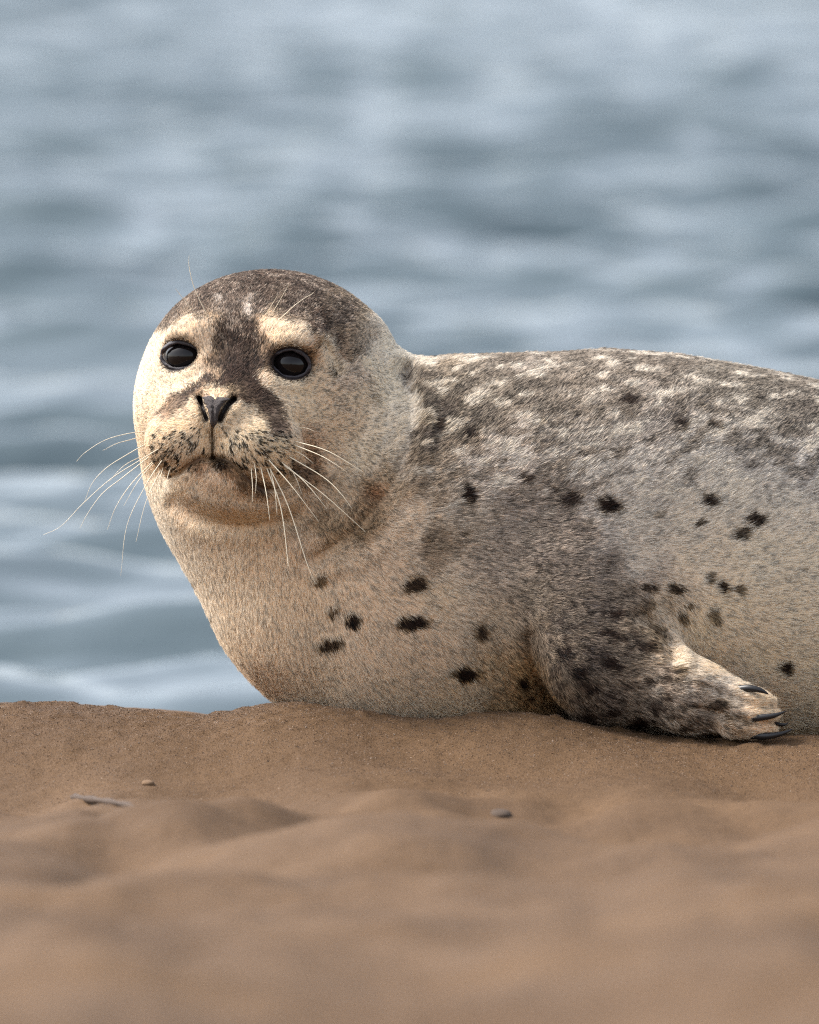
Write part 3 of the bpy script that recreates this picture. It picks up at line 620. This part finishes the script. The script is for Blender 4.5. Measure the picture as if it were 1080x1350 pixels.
sy = axis_s((-30, -9, 1.5), (-9, -5.0, 0.1), (-5.0, -2.6, 0.03), (-2.6, -0.5, 0.009), (-0.5, 0.05, 0.0028), (0.05, 0.6, 0.02), (0.6, 4, .1))
SX, SY = np.meshgrid(sx, sy, indexing='ij')
SZ = sand_z(SX, SY)
m_sand, t_, b_ = material('wet_sand')
tc = t_.nodes.new('ShaderNodeTexCoord')
def nz_(scale, detail=3, rough=.6):
    n = t_.nodes.new('ShaderNodeTexNoise'); n.inputs['Scale'].default_value = scale; n.inputs['Detail'].default_value = detail; n.inputs['Roughness'].default_value = rough
    t_.links.new(tc.outputs['Object'], n.inputs['Vector']); return n
n1, n2, n3 = nz_(900, 2), nz_(5, 4), nz_(2200, 1)
r1 = t_.nodes.new('ShaderNodeValToRGB'); r1.color_ramp.elements[0].position = .3; r1.color_ramp.elements[1].position = .7
r1.color_ramp.elements[0].color = (0.068, 0.0360, 0.0145, 1); r1.color_ramp.elements[1].color = (0.136, 0.0755, 0.0325, 1)
r2 = t_.nodes.new('ShaderNodeValToRGB'); r2.color_ramp.elements[0].position = .35; r2.color_ramp.elements[1].position = .7
r2.color_ramp.elements[0].color = (0.80, 0.78, 0.76, 1); r2.color_ramp.elements[1].color = (1.1, 1.1, 1.1, 1)
mxc = t_.nodes.new('ShaderNodeMix'); mxc.data_type = 'RGBA'; mxc.blend_type = 'MULTIPLY'; mxc.inputs[0].default_value = 1.0
t_.links.new(n1.outputs[0], r1.inputs[0]); t_.links.new(n2.outputs[0], r2.inputs[0])
t_.links.new(r1.outputs[0], mxc.inputs[6]); t_.links.new(r2.outputs[0], mxc.inputs[7]); t_.links.new(mxc.outputs[2], b_.inputs['Base Color'])
bp = t_.nodes.new('ShaderNodeBump'); bp.inputs['Strength'].default_value = 0.7; bp.inputs['Distance'].default_value = 0.0012
t_.links.new(n1.outputs[0], bp.inputs['Height']); t_.links.new(bp.outputs[0], b_.inputs['Normal'])
b_.inputs['Roughness'].default_value = 0.75; b_.inputs['Specular IOR Level'].default_value = 0.25
sand = mesh_from('sand', np.stack([SX, SY, SZ], -1).reshape(-1, 3), grid_faces(len(sx), len(sy)), m_sand)
sand['kind'] = 'structure'

# loose grains on the sand round the seal --------------------------------
def tet_cloud(name, pos, size, colr, mat):
    n = len(pos); base = np.array([(1, 1, 1), (1, -1, -1), (-1, 1, -1), (-1, -1, 1)]) * 0.6
    a = rng.normal(0, 1, (n, 3, 3)); qm, _ = np.linalg.qr(a)
    v = pos[:, None] + (base[None] @ qm) * size[:, None, None] * (0.7 + 0.6 * rng.random((n, 4, 1)))
    f = np.array([(0, 1, 2), (0, 3, 1), (0, 2, 3), (1, 3, 2)]); F_ = (np.arange(n)[:, None, None] * 4 + f[None]).reshape(-1, 3)
    o = mesh_from(name, v.reshape(-1, 3), F_, mat, None, False)
    at = o.data.attributes.new('grain', 'FLOAT_COLOR', 'POINT'); at.data.foreach_set('color', np.repeat(np.concatenate([colr, np.ones((n, 1))], 1), 4, 0).astype(np.float32).ravel())
    return o
m_gr, t_, b_ = material('sand_grain'); a_ = t_.nodes.new('ShaderNodeAttribute'); a_.attribute_name = 'grain'
t_.links.new(a_.outputs['Color'], b_.inputs['Base Color']); b_.inputs['Roughness'].default_value = 0.6
n = 110000
gx = rng.uniform(-0.42, 0.42, n); gy = YC + 0.02 - np.abs(rng.normal(0, 0.16, n)) + rng.uniform(0, .05, n)
gs = 0.00022 + 0.00035 * rng.random(n) ** 3; gs[:1500] = 0.0005 + 0.0006 * rng.random(1500) ** 3
g3 = np.stack([gx, gy, sand_z(gx, gy) + gs * 0.3], -1)
gc = np.array((0.115, 0.064, 0.031)) * (0.45 + 1.1 * rng.random((n, 1))) + (rng.random((n, 1)) < .02) * np.array((.25, .2, .15))
gr = tet_cloud('sand_grains', g3, gs, gc, m_gr); gr['kind'] = 'stuff'

# sand clinging to the damp fur low on the chest
pick = np.where((V[:, 1] > 872) & (V[:, 1] < 945) & (V[:, 0] < 560) & (V[:, 2] < 70))[0]
wgt = np.exp(-np.hypot(V[pick, 0] - 335, (V[pick, 1] - 915) * 1.6) / 45); pick = rng.choice(pick, 2600, p=wgt / wgt.sum())
cs_ = 0.00025 + 0.0003 * rng.random(2600) ** 2
cg = tet_cloud('clinging_sand', local(V[pick] + VN[pick] * rng.uniform(1, 3.2, (2600, 1)) + rng.normal(0, 1.2, (2600, 3))), cs_, np.array((0.10, 0.06, 0.034)) * (0.3 + 1.2 * rng.random((2600, 1))), m_gr)
cg.parent = seal; cg['kind'] = 'stuff'

# things lying on the sand -------------------------------------------------
CAMP = np.array(cam.location)
def ground_at(u, v):
    """the point of the sand met by the line of sight through a photograph position"""
    d = np.array(((u - 540) * S, DIST * ct + (675 - v) * S * st, -DIST * st + (675 - v) * S * ct))
    t = np.linspace(0.3, 1.2, 6000); P = CAMP + t[:, None] * d
    i = np.argmax(P[:, 2] < sand_z(P[:, 0], P[:, 1], False)); return P[i]
def on_sand(name, verts, faces, mat, label, cat):
    o = mesh_from(name, verts - verts.mean(0), faces, mat); o.location = verts.mean(0)
    o['label'] = label; o['category'] = cat; return o
m_tw, t_, b_ = material('driftwood'); nz1 = t_.nodes.new('ShaderNodeTexNoise'); nz1.inputs['Scale'].default_value = 300
rr_ = t_.nodes.new('ShaderNodeValToRGB'); rr_.color_ramp.elements[0].color = (0.022, 0.013, 0.009, 1); rr_.color_ramp.elements[1].color = (0.09, 0.055, 0.033, 1)
t_.links.new(nz1.outputs[0], rr_.inputs[0]); t_.links.new(rr_.outputs[0], b_.inputs['Base Color']); b_.inputs['Roughness'].default_value = .8
tw = np.array([ground_at(u, v) for u, v in ((94, 1052), (120, 1058), (150, 1066), (185, 1077), (215, 1082), (244, 1086))])
tw[:, 2] = sand_z(tw[:, 0], tw[:, 1], False) + 0.0006
ends = np.array([tw[0], tw[0] * .5 + tw[-1] * .5 + np.array((0, 0.03, 0)), tw[-1]]); P = smooth_line(ends, 12)
P[:, 2] += np.percentile(sand_z(P[:, 0], P[:, 1], False) - P[:, 2], 65) + 0.0008; rad = 0.0028 * (1 - .55 * np.linspace(0, 1, len(P))) * (1 + .25 * np.sin(np.arange(len(P)) * 1.7)); rad[0] *= .4; rad[-1] *= .2
tp = np.gradient(P, axis=0); tp /= np.linalg.norm(tp, axis=1)[:, None]; a = np.cross(tp, (0, 0, 1.)); a /= np.linalg.norm(a, axis=1)[:, None]; b = np.cross(tp, a)
ph = np.linspace(0, 2 * math.pi, 8, endpoint=False)
vv = (P[:, None] + rad[:, None, None] * (np.cos(ph)[None, :, None] * a[:, None] + np.sin(ph)[None, :, None] * b[:, None])).reshape(-1, 3)
ff = [(i * 8 + j, i * 8 + (j + 1) % 8, (i + 1) * 8 + (j + 1) % 8, (i + 1) * 8 + j) for i in range(len(P) - 1) for j in range(8)]
on_sand('twig', vv, ff, m_tw, 'thin dark brown twig half buried in the sand', 'twig')
def lump(c, size, seed, flat=.5, nu=14, nv=10):
    th, ph = np.meshgrid(np.linspace(0, math.pi, nv), np.linspace(0, 2 * math.pi, nu), indexing='ij')
    d = np.stack([np.sin(th) * np.cos(ph), np.sin(th) * np.sin(ph), np.cos(th)], -1)
    r = 0.75 + 0.5 * fbm(d * 1.6 + 9, seed, 2)
    return (np.asarray(c) + d * r[..., None] * np.asarray(size) * np.array((1, 1, flat))).reshape(-1, 3), grid_faces(nv, nu)
m_pb, t_, b_ = material('dark_shell'); b_.inputs['Base Color'].default_value = (0.06, 0.038, 0.024, 1); b_.inputs['Roughness'].default_value = .9
g = ground_at(661, 1074); vv, ff = lump((g[0], g[1], sand_z(g[0], g[1], False) + .0), (0.008, 0.013, 0.009), 201, .45)
on_sand('shell_fragment', vv, ff, m_pb, 'small dark shell fragment alone on the bare sand', 'shell')
m_pp, t_, b_ = material('pale_pebble'); b_.inputs['Base Color'].default_value = (0.15, 0.09, 0.048, 1); b_.inputs['Roughness'].default_value = .95
g = ground_at(195, 1034); vv, ff = lump((g[0], g[1], sand_z(g[0], g[1], False) + .0005), (0.005, 0.007, 0.005), 203, .55)
on_sand('pebble', vv, ff, m_pp, 'small pale orange pebble on the sand beyond the twig', 'pebble')

# ------------------------------------------------------------------ sea
ZW = -0.25
yy = np.concatenate([np.arange(1.0, 36, 0.035), 36 * 1.06 ** np.arange(0, 75)])
tt = np.concatenate([-np.geomspace(1, 0.11, 30)[:-1] , np.linspace(-0.11, 0.11, 261), np.geomspace(0.11, 1, 30)[1:]])
TT, YY = np.meshgrid(tt, yy, indexing='ij')
XX = TT * (YY + 8.0) * np.where(np.abs(TT) > .11, 1 + 0 * TT, 1)
Z = np.zeros_like(XX)
wr = np.random.default_rng(11)
for k in range(110):
    long = k >= 74
    lam = 0.55 * 4.0 ** wr.random() if long else 0.16 * 5.0 ** wr.random()
    a = wr.normal(0, 0.6 if long else 0.42) + math.pi / 2 + .1
    kx, ky = 2 * math.pi / lam * math.cos(a), 2 * math.pi / lam * math.sin(a)
    ph = wr.random() * 6.283
    amp = (0.0038 if long else 0.0080) * lam
    fade = 1 / (1 + (YY / (70 * lam + 18)) ** 4)
    s = np.sin(kx * XX + ky * YY + ph); Z += amp * fade * (s - 0.3 * np.cos(2 * (kx * XX + ky * YY + ph)))
pp = np.stack([XX * .35, YY * .18, 0 * XX], -1)
Z *= 0.55 + 0.9 * fbm(pp, 131, 2)
m_sea, t_, b_ = material('sea_water')
b_.inputs['Base Color'].default_value = (0.066, 0.092, 0.106, 1); b_.inputs['Roughness'].default_value = 0.09; b_.inputs['IOR'].default_value = 1.33
tc = t_.nodes.new('ShaderNodeTexCoord'); mp = t_.nodes.new('ShaderNodeMapping'); mp.inputs['Scale'].default_value = (0.7, 1.2, 1)
nz1 = t_.nodes.new('ShaderNodeTexNoise'); nz1.inputs['Scale'].default_value = 9; nz1.inputs['Detail'].default_value = 4
bp = t_.nodes.new('ShaderNodeBump'); bp.inputs['Strength'].default_value = 0.5; bp.inputs['Distance'].default_value = 0.012
t_.links.new(tc.outputs['Object'], mp.inputs['Vector']); t_.links.new(mp.outputs[0], nz1.inputs['Vector']); t_.links.new(nz1.outputs[0], bp.inputs['Height']); t_.links.new(bp.outputs[0], b_.inputs['Normal'])
sea = mesh_from('sea', np.stack([XX, YY, Z + ZW], -1).reshape(-1, 3), grid_faces(len(tt), len(yy)), m_sea)
sea['kind'] = 'structure'
print('done', round(time.time() - T0, 1))
